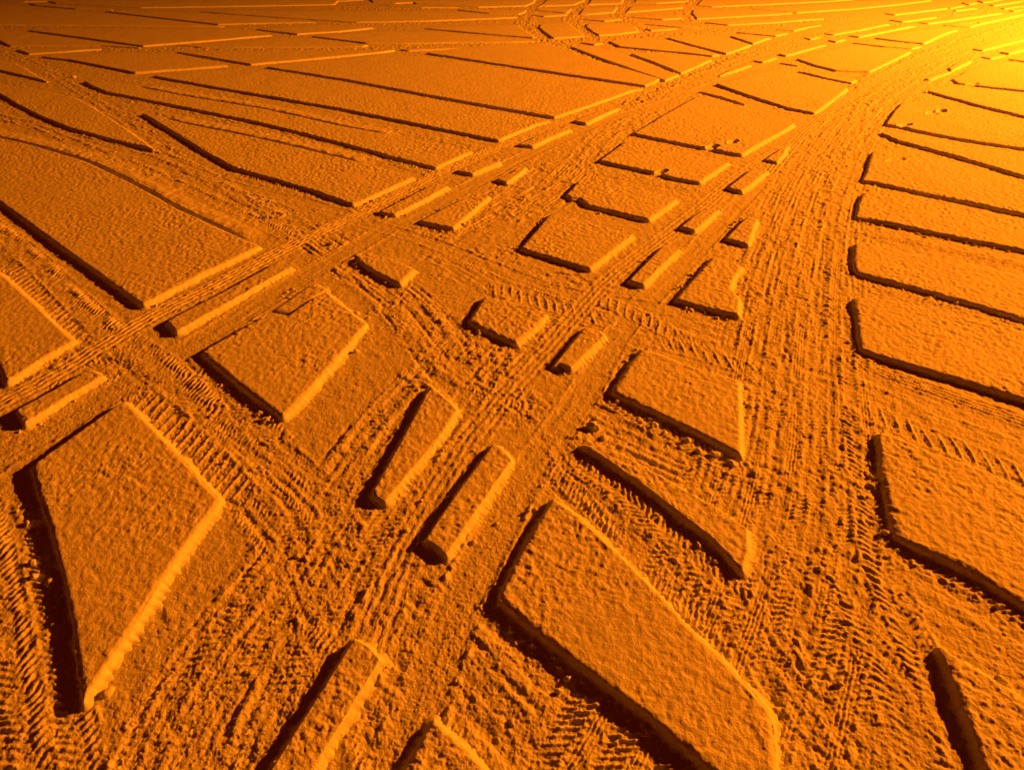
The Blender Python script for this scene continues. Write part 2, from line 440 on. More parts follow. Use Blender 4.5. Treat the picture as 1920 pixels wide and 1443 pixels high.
def slab_height(x, y, d, sp, t, seed, rim=0.034):
    """top of the snow cover; d is the distance in from the rim"""
    e = np.clip(1 - d / rim, 0, 1)
    z = t * (1 - 0.22 * e * e)
    z += 0.010 * fbm(x, y, 0.8, 2, 200 + seed)
    soft = sstep(0.0, 0.03, d)
    wx = x + 0.016 * vnoise(x / 0.04, y / 0.04, 18); wy = y + 0.016 * vnoise(x / 0.04, y / 0.04, 19)
    mot = np.clip(0.95 + 0.9 * vnoise(x / 0.6, y / 0.6, 23), 0.5, 1.35) * (1 + 0.7 * np.clip((y - 7) / 12, 0, 1))
    z += mot * (0.0092 * fbm(x, y, 0.046, 4, 7, 0.62, sp) + 0.0036 * lumps(wx, wy, 0.05, 51, 0.45) * np.clip(0.055 / sp / 2 - 0.5, 0, 1)) * (0.3 + 0.7 * soft)
    for (px, py, a, b, ang, dep), cx, cy in zip(DENTS, _dx, _dy2):
        u, v = rot(x - cx, y - cy, -ang)
        q = (u / (1.35 * a)) ** 2 + (v / (1.35 * b)) ** 2
        if (q < 2.5).any():
            z = z - dep * (1 - sstep(0.55, 1.25, q + 0.5 * vnoise(x / 0.05, y / 0.05, 9))) * min(1, t / T)
            z = z + 0.010 * np.exp(-((q - 1.5) / 0.35) ** 2)
    return np.maximum(z, 0.012)


def chaikin(P, cut):
    """round the corners of a closed outline by at most `cut` metres"""
    out = []
    n = len(P)
    for i in range(n):
        a, b = P[i], P[(i + 1) % n]
        L = np.hypot(*(b - a)); c = min(0.25, cut / max(L, 1e-6))
        out.append(a + (b - a) * c); out.append(b + (a - b) * c)
    return np.asarray(out)


RIMS = []          # feet of the nearer slabs, where broken snow collects


def build_slab(name, pts, label, group, cat, tk=1.0, seed=0):
    t = T * tk
    gx, gy = ground_pt([p[0] for p in pts], [p[1] for p in pts], t)
    P = np.stack([gx, gy], 1)
    area = 0.5 * np.sum(P[:, 0] * np.roll(P[:, 1], -1) - np.roll(P[:, 0], -1) * P[:, 1])
    if area < 0:
        P = P[::-1]
    P = chaikin(chaikin(P, 0.014), 0.008)
    dist_here = np.hypot(P.mean(0)[0], P.mean(0)[1])
    step = max(0.008, 0.0017 * dist_here)
    R = []
    for i in range(len(P)):
        a, b = P[i], P[(i + 1) % len(P)]
        n = max(1, int(np.hypot(*(b - a)) / step))
        for k in range(n):
            R.append(a + (b - a) * (k / n))
    R = np.asarray(R)
    tang = np.roll(R, -2, 0) - np.roll(R, 2, 0)
    nrm = np.stack([tang[:, 1], -tang[:, 0]], 1); nrm /= np.maximum(np.hypot(nrm[:, 0], nrm[:, 1]), 1e-9)[:, None]
    run = np.concatenate([[0], np.cumsum(np.hypot(*(np.diff(R, axis=0).T)))])
    jag = 0.007 * vnoise(run / 0.09, run * 0 + seed, 301) + 0.007 * vnoise(run / 0.028, run * 0 + seed, 302) + 0.018 * vnoise(run / 0.6, run * 0 + seed, 303)
    thin = min(1.0, 2.2 * abs(area) / max(1e-6, np.sum(np.hypot(*(np.roll(P, -1, 0) - P).T))) / 0.25)
    R = R + nrm * (jag * min(1, thin))[:, None]
    ox, oy = float(R[:, 0].mean()), float(R[:, 1].mean())
    # --- inside: lattice cells well within the rim, plus a triangulated band up to it
    lc, lr = to_lattice(R[:, 0], R[:, 1])
    c0, c1 = max(0, int(lc.min()) - 1), min(NC - 1, int(lc.max()) + 2)
    r0, r1 = max(0, int(lr.min()) - 1), min(NR - 1, int(lr.max()) + 2)
    ring = np.stack([np.clip(lc, -3, NC + 2), lr], 1)
    cc, rr = np.meshgrid(np.arange(c0, c1 + 1), np.arange(r0, r1 + 1))
    fc, fr = cc.ravel().astype(float), rr.ravel().astype(float)
    pc, pr = to_lattice(P[:, 0], P[:, 1])
    inside = np.zeros(len(fc), bool); dl = np.full(len(fc), 1e9); dw = np.full(len(fc), 1e9)
    xw, yw = A_COL[cc.ravel()] * S_ROW[rr.ravel()], Y_ROW[rr.ravel()]
    # outline test against the real (jagged) rim, row by row
    n = len(ring)
    for j in range(r0, r1 + 1):
        ya, yb = ring[:, 1], np.roll(ring[:, 1], -1)
        hit = (ya > j) != (yb > j)
        if hit.any():
            xa, xb = ring[hit, 0], np.roll(ring[:, 0], -1)[hit]
            xi = np.sort(xa + (j - ya[hit]) / (yb[hit] - ya[hit]) * (xb - xa))
            k = (j - r0) * (c1 - c0 + 1)
            inside[k:k + c1 - c0 + 1] = np.searchsorted(xi, np.arange(c0, c1 + 1)) % 2 == 1
    for i in range(len(P)):
        j = (i + 1) % len(P)
        for (ax, ay, bx, by, qx, qy, D) in ((pc[i], pr[i], pc[j], pr[j], fc, fr, dl), (P[i, 0], P[i, 1], P[j, 0], P[j, 1], xw, yw, dw)):
            vx, vy = bx - ax, by - ay; L2 = vx * vx + vy * vy + 1e-12
            tt = np.clip(((qx - ax) * vx + (qy - ay) * vy) / L2, 0, 1)
            np.minimum(D, np.hypot(qx - ax - tt * vx, qy - ay - tt * vy), out=D)
    # rim points closer than this to a lattice point would give needles
    ok = inside & (dl > 0.5)
    core = (inside & (dl > 4.0)).reshape(rr.shape)
    cellq = core[:-1, :-1] & core[:-1, 1:] & core[1:, 1:] & core[1:, :-1]
    ids = np.full(len(fc), -1, np.int64)
    sel = np.where(ok)[0]; ids[sel] = np.arange(len(sel))
    idg = ids.reshape(rr.shape)
    quads = np.stack([idg[:-1, :-1][cellq], idg[:-1, 1:][cellq], idg[1:, 1:][cellq], idg[1:, :-1][cellq]], -1)
    # band vertices: lattice points not buried among full cells
    full = np.zeros(rr.shape, bool)
    if min(rr.shape) > 2:
        full[1:-1, 1:-1] = cellq[:-1, :-1] & cellq[:-1, 1:] & cellq[1:, :-1] & cellq[1:, 1:]
    bsel = np.where(ok & ~full.ravel())[0]
    nin, nring = len(sel), len(R)
    vin = [Vector((float(a), float(b))) for a, b in zip(ring[:, 0], ring[:, 1])] + [Vector((float(a), float(b))) for a, b in zip(fc[bsel], fr[bsel])]
    edges = [(i, (i + 1) % nring) for i in range(nring)]
    res = delaunay_2d_cdt(vin, edges, [], 0, 1e-5)
    co2, tri0, orig = res[0], res[2], res[3]
    back = [o[0] if o else -1 for o in orig]
    cen_ok = []
    ringidx = lambda k: nin + k
    for tr in tri0:
        a, b, c = tr
        mx = (co2[a].x + co2[b].x + co2[c].x) / 3; my = (co2[a].y + co2[b].y + co2[c].y) / 3
        ic, ir = int(math.floor(mx)) - c0, int(math.floor(my)) - r0
        if 0 <= ir < cellq.shape[0] and 0 <= ic < cellq.shape[1] and cellq[ir, ic]:
            continue
        q = [back[a], back[b], back[c]]
        if min(q) < 0:
            continue
        cen_ok.append((mx, my, q))
    if cen_ok:
        M = np.array([(m[0], m[1]) for m in cen_ok])
        ins = np.zeros(len(M), bool)
        ya, yb = ring[:, 1], np.roll(ring[:, 1], -1); xa, xb = ring[:, 0], np.roll(ring[:, 0], -1)
        for i in range(n):
            if ya[i] == yb[i]:
                continue
            h = (ya[i] > M[:, 1]) != (yb[i] > M[:, 1])
            ins ^= h & (M[:, 0] < xa[i] + (M[:, 1] - ya[i]) / (yb[i] - ya[i]) * (xb[i] - xa[i]))
        tris = [[(ringidx(k) if k < nring else int(ids[bsel[k - nring]])) for k in m[2]] for m, g in zip(cen_ok, ins) if g]
    else:
        tris = []
    tris = np.asarray(tris, np.int64).reshape(-1, 3)
    # --- heights
    rim = 0.012 if cat == 'snow strip' else 0.040
    spv = S_ROW[rr.ravel()[sel]] * STEP / F
    zt = slab_height(xw[sel], yw[sel], dw[sel], spv, t, seed, rim)
    rsp = np.interp(R[:, 1], Y_ROW, S_ROW) * STEP / F
    zr = slab_height(R[:, 0], R[:, 1], np.zeros(nring), rsp, t, seed, rim)
    V = [np.stack([xw[sel], yw[sel], zt], -1), np.stack([R[:, 0], R[:, 1], zr], -1)]
    # --- flanks: rings stepping out and down, scraped by the tyre, running out in crumbs
    prof = [(0.006, 0.88), (0.012, 0.74), (0.018, 0.56), (0.026, 0.36), (0.038, 0.17), (0.056, 0.04), (0.075, -0.22)]
    near = np.hypot(R[:, 0], R[:, 1]) < 13
    if near.any():
        RIMS.append((R[near] + nrm[near] * 0.05, nrm[near], step, seed))
    teeth = vnoise(run / 0.034, run * 0 + seed, 311) + 0.6 * vnoise(run / 0.015, run * 0 + seed, 312) + 0.8 * vnoise(run / 0.16, run * 0 + seed, 313)
    lug = np.abs(((run / 0.072) % 1.0) - 0.5) * 2 - 0.5              # bites left by the shoulder lugs of the tyre
    teeth = teeth + 0.8 * lug * sstep(0.0, 0.25, vnoise(run / 1.1, run * 0 + seed * 1.7, 316))
    wq = []
    last = nin
    for k, (o, f) in enumerate(prof):
        oo = o * (0.75 + 0.25 * tk) + 0.030 * teeth * (o / 0.058) ** 1.2 + 0.004 * vnoise(run / 0.02, run * 0 + k * 3.7, 314)
        q = R + nrm * oo[:, None]
        zz = zr * f if f > 0 else np.full(nring, -0.035)
        if f > 0:
            zz = zz + 0.012 * vnoise(run / 0.03, run * 0 + k * 1.7, 315) * (1 - f)
        V.append(np.stack([q[:, 0], q[:, 1], zz], -1))
        base = nin + nring * (k + 1)
        i0 = np.arange(nring); i1 = (i0 + 1) % nring
        wq.append(np.stack([last + i0, base + i0, base + i1, last + i1], -1))
        last = base
    V = np.concatenate(V)
    quads = np.concatenate([quads] + wq) if len(quads) else np.concatenate(wq)
    used = np.zeros(len(V), bool); used[quads.ravel()] = True; used[tris.ravel()] = True
    remap = np.cumsum(used) - 1
    V = V[used] - np.array([ox, oy, 0.0])
    o = mesh_object(name, V, remap[quads], remap[tris], M_slab)
    o.location = (ox, oy, 0)
    o['label'] = label; o['category'] = cat; o['group'] = group; o['kind'] = 'thing'
    return o
SLAB, STRIP, RIDGE = 'snow_slab', 'snow_strip', 'snow_ridge'
# (kind, depth factor, outline of the top as seen in the photograph, label)
PIECES = [
    # ---- foreground
    (SLAB, 1.05, [(60, 870), (75, 930), (93, 985), (117, 1080), (138, 1180), (155, 1318), (225, 1210), (293, 1100), (350, 1020), (412, 936), (350, 868), (290, 805), (236, 750), (213, 762), (130, 820)],
     'big wedge of snow tapering to a point, lower left foreground'),
    (SLAB, 1.05, [(935, 1118), (1000, 1175), (1073, 1234), (1140, 1285), (1207, 1335), (1280, 1395), (1345, 1452), (1440, 1540), (1475, 1540), (1457, 1443), (1449, 1360), (1440, 1325), (1363, 1242), (1280, 1160), (1240, 1113), (1160, 1035), (1090, 970), (1037, 930), (1010, 975), (960, 1065)],
     'largest foreground snow slab, cut off by the bottom edge right of the middle'),
    (STRIP, 1.0, [(808, 722), (845, 752), (858, 768), (800, 848), (722, 940), (705, 930), (700, 918), (745, 838)],
     'tapering snow bar in the middle, narrow towards the viewer, wide far end'),
    (STRIP, 1.0, [(925, 830), (945, 842), (961, 862), (900, 950), (837, 1042), (815, 1020), (795, 1012), (860, 918)],
     'even snow bar just above left of the largest foreground slab'),
    (STRIP, 1.05, [(664, 1193), (695, 1212), (716, 1234), (645, 1350), (585, 1443), (530, 1540), (440, 1540), (505, 1443), (580, 1325)],
     'long snow bar running out through the bottom edge left of the middle'),
    (SLAB, 1.0, [(813, 1342), (860, 1385), (912, 1440), (1000, 1540), (690, 1540), (757, 1440), (785, 1392)],
     'pointed tip of a snow slab poking in at the bottom edge'),
    (STRIP, 0.95, [(1088, 832), (1133, 858), (1207, 910), (1280, 966), (1340, 1012), (1394, 1070), (1404, 1030), (1402, 990), (1340, 948), (1273, 910), (1215, 876), (1170, 850), (1130, 835)],
     'long thin snow ridge crumbling at its far end, above the largest foreground slab'),
    (SLAB, 1.0, [(1150, 734), (1200, 758), (1280, 796), (1340, 825), (1391, 853), (1390, 780), (1388, 712), (1340, 699), (1280, 680), (1240, 663), (1203, 654), (1175, 693)],
     'four-sided snow slab right of the middle with lumps along its near side'),
    (SLAB, 1.05, [(1757, 1212), (1772, 1235), (1800, 1313), (1827, 1380), (1852, 1455), (1890, 1550), (2060, 1550), (2060, 1400), (1920, 1304), (1850, 1262), (1800, 1232), (1765, 1207)],
     'snow slab cut off by the bottom right corner'),
    (SLAB, 1.05, [(1645, 812), (1655, 880), (1670, 960), (1682, 1004), (1705, 1017), (1747, 1033), (1830, 1072), (1920, 1129), (2000, 1180), (2000, 950), (1920, 916), (1847, 880), (1747, 846), (1690, 822), (1660, 811)],
     'nearest whole-sided slab at the right edge, tall dark left face'),
    # ---- column of slabs along the right edge
    (SLAB, 1.0, [(1603, 560), (1609, 610), (1615, 652), (1640, 662), (1707, 683), (1780, 703), (1920, 746), (1990, 768), (1990, 640), (1920, 620), (1800, 592), (1700, 569), (1640, 557), (1612, 556)],
     'second large slab from the bottom in the right-hand row of slabs'),
    (SLAB, 1.0, [(1603, 456), (1603, 500), (1608, 509), (1663, 524), (1747, 546), (1847, 573), (1920, 596), (1990, 617), (1990, 536), (1913, 514), (1747, 484), (1660, 463), (1620, 454)],
     'right-hand row slab just below the track with parallel grooves'),
    (SLAB, 1.0, [(1605, 406), (1640, 411), (1697, 423), (1800, 444), (1920, 467), (1990, 480), (1990, 430), (1920, 415), (1800, 388), (1700, 367), (1640, 358), (1620, 362), (1610, 380)],
     'right-hand row slab just above the track with parallel grooves'),
    (SLAB, 1.0, [(1617, 337), (1640, 340), (1747, 363), (1840, 382), (1920, 399), (1990, 414), (1990, 362), (1920, 343), (1830, 316), (1750, 292), (1690, 277), (1645, 280), (1636, 285), (1630, 305), (1625, 322)],
     'right-hand row slab with a ragged broken left end'),
    (SLAB, 0.95, [(1651, 248), (1685, 263), (1720, 272), (1813, 297), (1920, 329), (1990, 348), (1990, 297), (1920, 287), (1800, 269), (1720, 253), (1680, 247), (1662, 245)],
     'thin slab in the right-hand row directly below the one with footprints'),
    (SLAB, 1.0, [(1661, 232), (1680, 235), (1700, 238), (1712, 242), (1800, 259), (1920, 277), (1990, 287), (1990, 250), (1920, 234), (1830, 211), (1755, 196), (1715, 189), (1692, 192), (1678, 208)],
     'right-hand row slab marked by several footprints near its left end'),
    (SLAB, 0.95, [(1735, 171), (1740, 170), (1830, 195), (1920, 217), (1990, 232), (1990, 184), (1920, 176), (1845, 167), (1790, 160), (1765, 163), (1745, 166)],
     'smooth slab at the right edge behind the slab with footprints'),
    (SLAB, 0.9, [(1786, 148), (1796, 155), (1812, 156.5), (1828, 159), (1843, 161), (1920, 169), (1990, 177), (1990, 127), (1925, 119), (1885, 117), (1840, 123), (1812, 134)],
     'bright slab at the right edge with a notch trodden in its near side'),
    (SLAB, 0.9, [(1893, 110.5), (1925, 114.5), (1990, 121), (1990, 95), (1930, 102)],
     'corner of bright snow at the right edge above the notched slab'),
    (STRIP, 0.9, [(1735, 147.5), (1742, 149), (1770, 139.5), (1785, 134), (1760, 136)],
     'small curved snow piece at the near end of the bright dashes on the far right'),
    (STRIP, 0.9, [(1779, 127), (1784, 132.5), (1813, 119), (1822, 113), (1800, 115)],
     'short bright snow dash beside the lane, second along from the curved piece'),
    (STRIP, 0.8, [(1840, 106), (1858, 109.5), (1885, 104), (1865, 104)],
     'tiny bright snow dash between two longer ones, far right'),
    (STRIP, 0.9, [(1876, 97), (1892, 100.5), (1960, 82), (1960, 75), (1905, 90)],
     'long bright snow dash leaving through the right edge, lower of two'),
    (SLAB, 0.9, [(1825, 91), (1843, 94), (1920, 75), (1960, 64), (1960, 56), (1920, 63), (1860, 78)],
     'bright pointed snow slab leaving through the right edge, upper of two'),
    # ---- middle ground between the two curving lanes
    (SLAB, 1.0, [(880, 600), (925, 622), (969, 643), (1000, 615), (1028, 589), (1000, 575), (955, 562), (908, 555)],
     'small square snow block at the very centre of the crossing'),
    (STRIP, 1.0, [(1098, 612), (1122, 618), (1134, 628), (1102, 660), (1071, 690), (1050, 680), (1038, 684), (1065, 650)],
     'short snow bar to the lower right of the central square block'),
    (SLAB, 1.0, [(977, 464), (1040, 483), (1107, 503), (1145, 473), (1188, 440), (1140, 427), (1080, 412), (1032, 400)],
     'larger square snow slab straight behind the central square block'),
    (STRIP, 1.0, [(1179, 525), (1207, 533), (1240, 500), (1275, 466), (1243, 461), (1210, 493)],
     'snow bar to the right of the larger square slab'),
    (SLAB, 1.0, [(1062, 364), (1072, 370), (1088, 371), (1102, 383), (1160, 397), (1217, 411), (1245, 392), (1271, 373), (1200, 356), (1140, 345), (1085, 338)],
     'snow slab with a bitten left corner, behind the larger square slab'),
    (STRIP, 1.0, [(1278, 424), (1303, 431), (1325, 414), (1350, 392), (1322, 391), (1300, 405)],
     'short snow bar right of the slab with the bitten corner'),
    (STRIP, 1.0, [(1362, 446), (1403, 457), (1412, 432), (1420, 409), (1402, 406), (1383, 424)],
     'small snow wedge standing alone beside the broad right lane'),
    (SLAB, 1.0, [(1268, 560), (1320, 574), (1386, 590), (1388, 560), (1372, 540), (1378, 520), (1393, 498), (1360, 488), (1337, 481), (1300, 522)],
     'snow slab with a crumbled wavy right side beside the broad lane'),
    (SLAB, 1.0, [(1124, 300), (1165, 309), (1227, 322), (1240, 325), (1258, 331), (1312, 341), (1340, 322), (1367, 304), (1300, 290), (1230, 276), (1172, 265), (1148, 283)],
     'snow slab with a kicked gap halfway along its near side'),
    (STRIP, 1.0, [(1366, 351), (1391, 358), (1415, 341), (1440, 320), (1412, 316), (1390, 332)],
     'short snow bar right of the slab with the kicked gap'),
    (STRIP, 0.9, [(1435, 298), (1457, 303), (1470, 289), (1479, 272), (1462, 280)],
     'small pointed snow scrap on the left border of the broad lane'),
    (SLAB, 1.0, [(1187, 249), (1250, 262), (1328, 277), (1342, 279), (1352, 282), (1391, 289), (1430, 266), (1468, 246), (1490, 232), (1480, 226), (1400, 201), (1355, 190), (1310, 179), (1245, 215)],
     'broad snow slab with a footprint hole near its lower right corner'),
    (RIDGE, 0.8, [(1310, 171), (1350, 181), (1398, 195), (1380, 187), (1335, 171)],
     'thin ridge of snow tapering to the right, behind the footprint-hole slab'),
    (SLAB, 1.0, [(1343, 157), (1413, 181), (1480, 202), (1527, 211), (1558, 190), (1589, 165), (1560, 157), (1500, 144), (1470, 128), (1430, 135), (1380, 148)],
     'curved-front snow slab between the two lanes, nearer of two alike'),
    (RIDGE, 0.8, [(1497, 133), (1550, 146), (1597, 155), (1606, 149), (1560, 144), (1520, 135)],
     'thin snow ridge right behind the nearer curved-front slab'),
    (RIDGE, 0.7, [(1463, 118), (1497, 123), (1492, 119), (1475, 116.5)],
     'very short snow ridge left of the farther curved-front slab'),
    (SLAB, 1.0, [(1495, 110), (1530, 122), (1567, 131), (1632, 134), (1665, 118), (1700, 101), (1708, 96), (1650, 91), (1603, 85), (1560, 93)],
     'curved-front snow slab between the two lanes, farther of two alike'),
    (RIDGE, 0.8, [(1600, 80), (1660, 87), (1710, 90.5), (1728, 86.5), (1690, 83.5), (1640, 77.5)],
     'thin snow ridge behind the farther curved-front slab'),
    (SLAB, 0.95, [(1642, 71), (1690, 77), (1733, 81), (1775, 62), (1795, 56), (1770, 51.5), (1725, 56), (1680, 63)],
     'triangular bright slab between the lanes, second from their far end'),
    (SLAB, 0.95, [(1770, 46.5), (1820, 50.5), (1838, 45), (1908, 30), (1960, 18), (1960, 8), (1890, 27), (1820, 39)],
     'bright slab between the lanes with a trodden hole, far upper right'),
    # ---- narrow strips along the smooth print, near to far
    (STRIP, 1.0, [(30, 768), (45, 795), (120, 747), (195, 703), (168, 690), (100, 730)],
     'long snow strip at the left edge, nearest in the diagonal line of strips'),
    (STRIP, 1.0, [(313, 601), (331, 622), (440, 560), (549, 500), (524, 489), (420, 545)],
     'longest snow strip of the diagonal line, second from the left edge'),
    (STRIP, 1.0, [(712, 396), (740, 401), (790, 376), (841, 349), (815, 344), (765, 368)],
     'third snow strip of the diagonal line, above the trapezoid block'),
    (SLAB, 1.0, [(787, 413), (850, 427), (885, 396), (919, 367), (895, 362), (872, 369), (830, 390)],
     'small trapezoid snow block below the third strip of the diagonal line'),
    (STRIP, 1.0, [(857, 319), (886, 325), (912, 314), (939, 303), (905, 302), (880, 310)],
     'fourth snow strip of the diagonal line, short and wedge shaped'),
    (STRIP, 1.0, [(932, 335), (950, 342), (970, 329), (989, 314), (978, 313), (955, 325)],
     'tiny snow wedge lying below the fourth and fifth strips of the diagonal'),
    (STRIP, 1.0, [(973, 270), (999, 273), (1030, 258), (1071, 242), (1040, 240), (1005, 255)],
     'fifth snow strip of the diagonal line'),
    (STRIP, 1.0, [(1077, 226), (1099, 231), (1130, 216), (1162, 202), (1135, 203), (1105, 213)],
     'sixth snow strip of the diagonal line, where the churned lane begins'),
    (STRIP, 0.9, [(1350, 141), (1380, 132), (1408, 122), (1400, 119), (1370, 130)],
     'first bright dash beyond the churned junction on the diagonal line'),
    (STRIP, 0.9, [(1413, 113), (1431, 116), (1457, 108), (1440, 107), (1425, 110)],
     'short bright dash, second beyond the churned junction'),
    (STRIP, 0.9, [(1460, 101), (1474, 104), (1510, 94), (1549, 83.5), (1530, 83), (1495, 92)],
     'long bright dash, third beyond the churned junction'),
    (STRIP, 0.9, [(1553, 75), (1568, 78), (1586, 73.5), (1575, 72)],
     'very short bright dash, fourth beyond the churned junction'),
    (STRIP, 0.9, [(1592, 66.5), (1611, 69), (1660, 59), (1716, 48.5), (1695, 48), (1640, 58)],
     'long bright dash, fifth beyond the churned junction'),
    (STRIP, 0.9, [(1724, 42), (1741, 44), (1810, 35), (1878, 25), (1865, 23), (1800, 32)],
     'longest bright dash, last on the diagonal line before the top right corner'),
    (STRIP, 0.8, [(1508, 71), (1520, 74), (1538, 69), (1525, 68)],
     'small bright scrap on the upper side of the churned lane'),
    (STRIP, 0.9, [(1545, 62), (1563, 65), (1615, 56), (1668, 45), (1650, 44), (1600, 53)],
     'long bright dash on the upper side of the lane, nearer of two'),
    (STRIP, 0.9, [(1668, 37), (1693, 41), (1756, 32.5), (1740, 31), (1700, 36)],
     'long bright dash on the upper side of the lane, farther of two'),
    # ---- left of the crossing
    (SLAB, 0.95, [(666, 482), (690, 500), (713, 513), (750, 531), (777, 504), (755, 492), (725, 481), (687, 474)],
     'small triangular snow block left of the central square block'),
    (SLAB, 1.05, [(377, 658), (450, 720), (530, 780), (580, 730), (633, 670), (688, 606), (640, 568), (612, 545), (590, 555), (540, 591), (515, 588), (487, 596), (430, 628)],
     'large pointed slab with a stepped notch in its upper left edge'),
    (SLAB, 0.45, [(515, 580), (545, 586), (600, 550), (614, 543), (590, 532), (560, 548)],
     'low half-pressed snow shelf against the stepped notch of the large slab'),
    (SLAB, 1.0, [(-80, 320), (0, 377), (133, 475), (268, 571), (380, 512), (487, 461), (427, 435), (333, 391), (253, 346), (160, 302), (53, 270), (-80, 240)],
     'biggest snow slab on the left edge, with a wide dark front'),
    (SLAB, 1.05, [(-60, 560), (0, 690), (12, 716), (80, 672), (138, 638), (67, 570), (0, 510), (-60, 460)],
     'corner of a snow slab at the left edge below the biggest one'),
    (SLAB, 1.0, [(267, 212), (333, 252), (390, 287), (440, 314), (533, 340), (600, 360), (662, 382), (720, 357), (777, 331), (700, 310), (600, 286), (480, 258), (350, 232), (290, 217)],
     'long slab with a bent front, its left end drawn to a point'),
    (SLAB, 1.0, [(-60, 150), (0, 176), (30, 194), (80, 219), (133, 240), (200, 258), (288, 279), (235, 240), (173, 200), (143, 184), (80, 170), (0, 158), (-60, 148)],
     'arrow-shaped slab at the left edge pointing to the right'),
    (SLAB, 0.9, [(-60, 118), (0, 131), (75, 149), (88, 152), (60, 136), (30, 119), (0, 114), (-60, 106)],
     'small arrow tip of snow at the left edge above the larger arrow'),
    (SLAB, 1.0, [(157, 152), (175, 162), (200, 172), (350, 201), (500, 232), (640, 267), (740, 294), (817, 313), (875, 287), (885, 283), (760, 258), (640, 236), (500, 205), (350, 180), (235, 158), (200, 153)],
     'long narrow slab with a comb-toothed shaded front'),
    (SLAB, 1.0, [(287, 142), (400, 162), (640, 203), (800, 235), (935, 262), (1010, 231), (1032, 226), (840, 193), (640, 157), (500, 133), (430, 130), (350, 134)],
     'long slab with a smooth shaded front, next behind the comb-toothed one'),
    (SLAB, 1.0, [(500, 125), (640, 147), (840, 184), (1040, 219), (1110, 196), (1185, 169), (1205, 166), (1100, 151), (960, 132), (800, 106), (720, 102), (640, 110), (560, 117)],
     'broad flat slab in the upper middle with a long straight shaded front'),
    (SLAB, 1.0, [(800, 99), (960, 123), (1100, 144), (1210, 160), (1228, 153), (1236, 147), (1160, 125), (1100, 108), (1067, 96), (1023, 80), (960, 82), (880, 88), (835, 94)],
     'triangular slab beneath the curved prints, narrow bright right end'),
    # ---- upper left field
    (SLAB, 1.0, [(332, 97), (470, 120), (560, 112), (640, 104.5), (722, 96.5), (740, 93.5), (640, 93.5), (500, 94), (400, 95)],
     'slab in the upper left field with a bright right flank, nearest of three alike'),
    (SLAB, 1.0, [(78, 106), (130, 111.5), (253, 135.5), (340, 129), (425, 122.5), (380, 112), (325, 99), (250, 98), (150, 101), (100, 103.5)],
     'pentagon-like slab near the left edge with bright lower right flank'),
    (SLAB, 1.0, [(53, 56.5), (268, 85.5), (400, 75), (508, 65.5), (480, 57), (410, 53), (250, 53), (100, 54)],
     'long-sided slab at the upper left with the longest dark front there'),
    (SLAB, 0.9, [(-40, 68), (-2, 76), (12, 83), (20, 85.5), (190, 85), (262, 89), (200, 82.5), (53, 62), (0, 55), (-40, 50)],
     'slab at the left edge in front of the longest dark front'),
    (STRIP, 0.9, [(33, 93.5), (54, 100.5), (140, 95), (190, 91.5), (120, 90.5), (40, 91.5)],
     'short strip with a dark left end near the left edge'),
    (SLAB, 0.7, [(330, 85), (420, 80.5), (510, 72.5), (575, 70.5), (590, 73), (640, 79), (690, 84.5), (680, 87), (560, 88), (440, 88.5), (380, 88)],
     'flat low slab between two bright flanks in the upper left field'),
    (SLAB, 0.95, [(585, 67.5), (687, 80), (760, 80.5), (860, 79), (960, 78.5), (1010, 77), (900, 67), (797, 59), (720, 58.5), (640, 64), (600, 66.5)],
     'long low slab left of the curved prints'),
    (SLAB, 0.95, [(480, 54.5), (557, 63.5), (640, 58), (700, 52), (660, 47), (600, 46.5), (540, 50)],
     'small slab in the upper left field with a short dark front and bright flank'),
    (SLAB, 0.95, [(797, 53), (900, 62), (1000, 70), (1003, 69), (985, 58), (968, 47), (900, 47), (850, 49.5)],
     'pointed slab ending at the first curved print'),
    (RIDGE, 0.8, [(750, 92.5), (766, 94.5), (860, 90.5), (960, 86.5), (900, 86), (800, 89)],
     'low snow ridge with a tiny dark tip in the upper middle'),
    (SLAB, 0.7, [(-40, 45), (0, 46), (230, 48), (409, 49.5), (420, 49), (300, 38.5), (190, 26), (70, 14), (0, 11), (-40, 8)],
     'dim wedge of snow at the upper left edge with a toothed near side'),
    (SLAB, 0.9, [(199, 21.5), (409, 45.5), (500, 43), (590, 41.5), (500, 34), (375, 25.5), (290, 21.5), (220, 20)],
     'dim slab in the far left field with a long straight dark front'),
    (SLAB, 0.9, [(377, 21.5), (520, 32), (668, 41.5), (800, 39), (960, 33), (968, 31.5), (900, 27.5), (850, 22.5), (790, 20), (640, 20), (500, 20)],
     'long far slab with a ribbed bright flank, upper middle'),
    (SLAB, 0.9, [(65, 9.5), (142, 16.3), (210, 18.5), (205, 16), (110, 9.5), (55, 6)],
     'small dim slab in the top left corner with a short dark front'),
    (SLAB, 0.9, [(105, 6), (265, 14), (450, 11.5), (627, 8), (640, -6), (60, -6)],
     'dim slab along the top edge at the left with a long pale flank'),
    (SLAB, 0.9, [(-60, -3), (0, 1), (45, 3), (100, 2), (90, -8), (-60, -12)],
     'dim patch of snow in the extreme top left corner'),
    (SLAB, 0.8, [(540, -3), (590, 0.5), (630, 2), (680, 0), (680, -6), (540, -8)],
     'sliver of snow at the top edge left of the middle'),
    (SLAB, 0.85, [(700, 4), (742, 6), (815, 2.5), (815, -4), (690, -4)],
     'small far slab at the top edge with a short bright flank'),
    (RIDGE, 0.85, [(712, 9.5), (790, 14), (860, 14), (845, 11.5), (775, 9.5), (742, 8.7)],
     'thin far ridge below the small slab at the top edge'),
    (SLAB, 0.85, [(780, 6.5), (898, 13), (985, 11), (1000, 5), (1005, -4), (760, -4)],
     'far slab at the top edge cut off by the first curved print'),
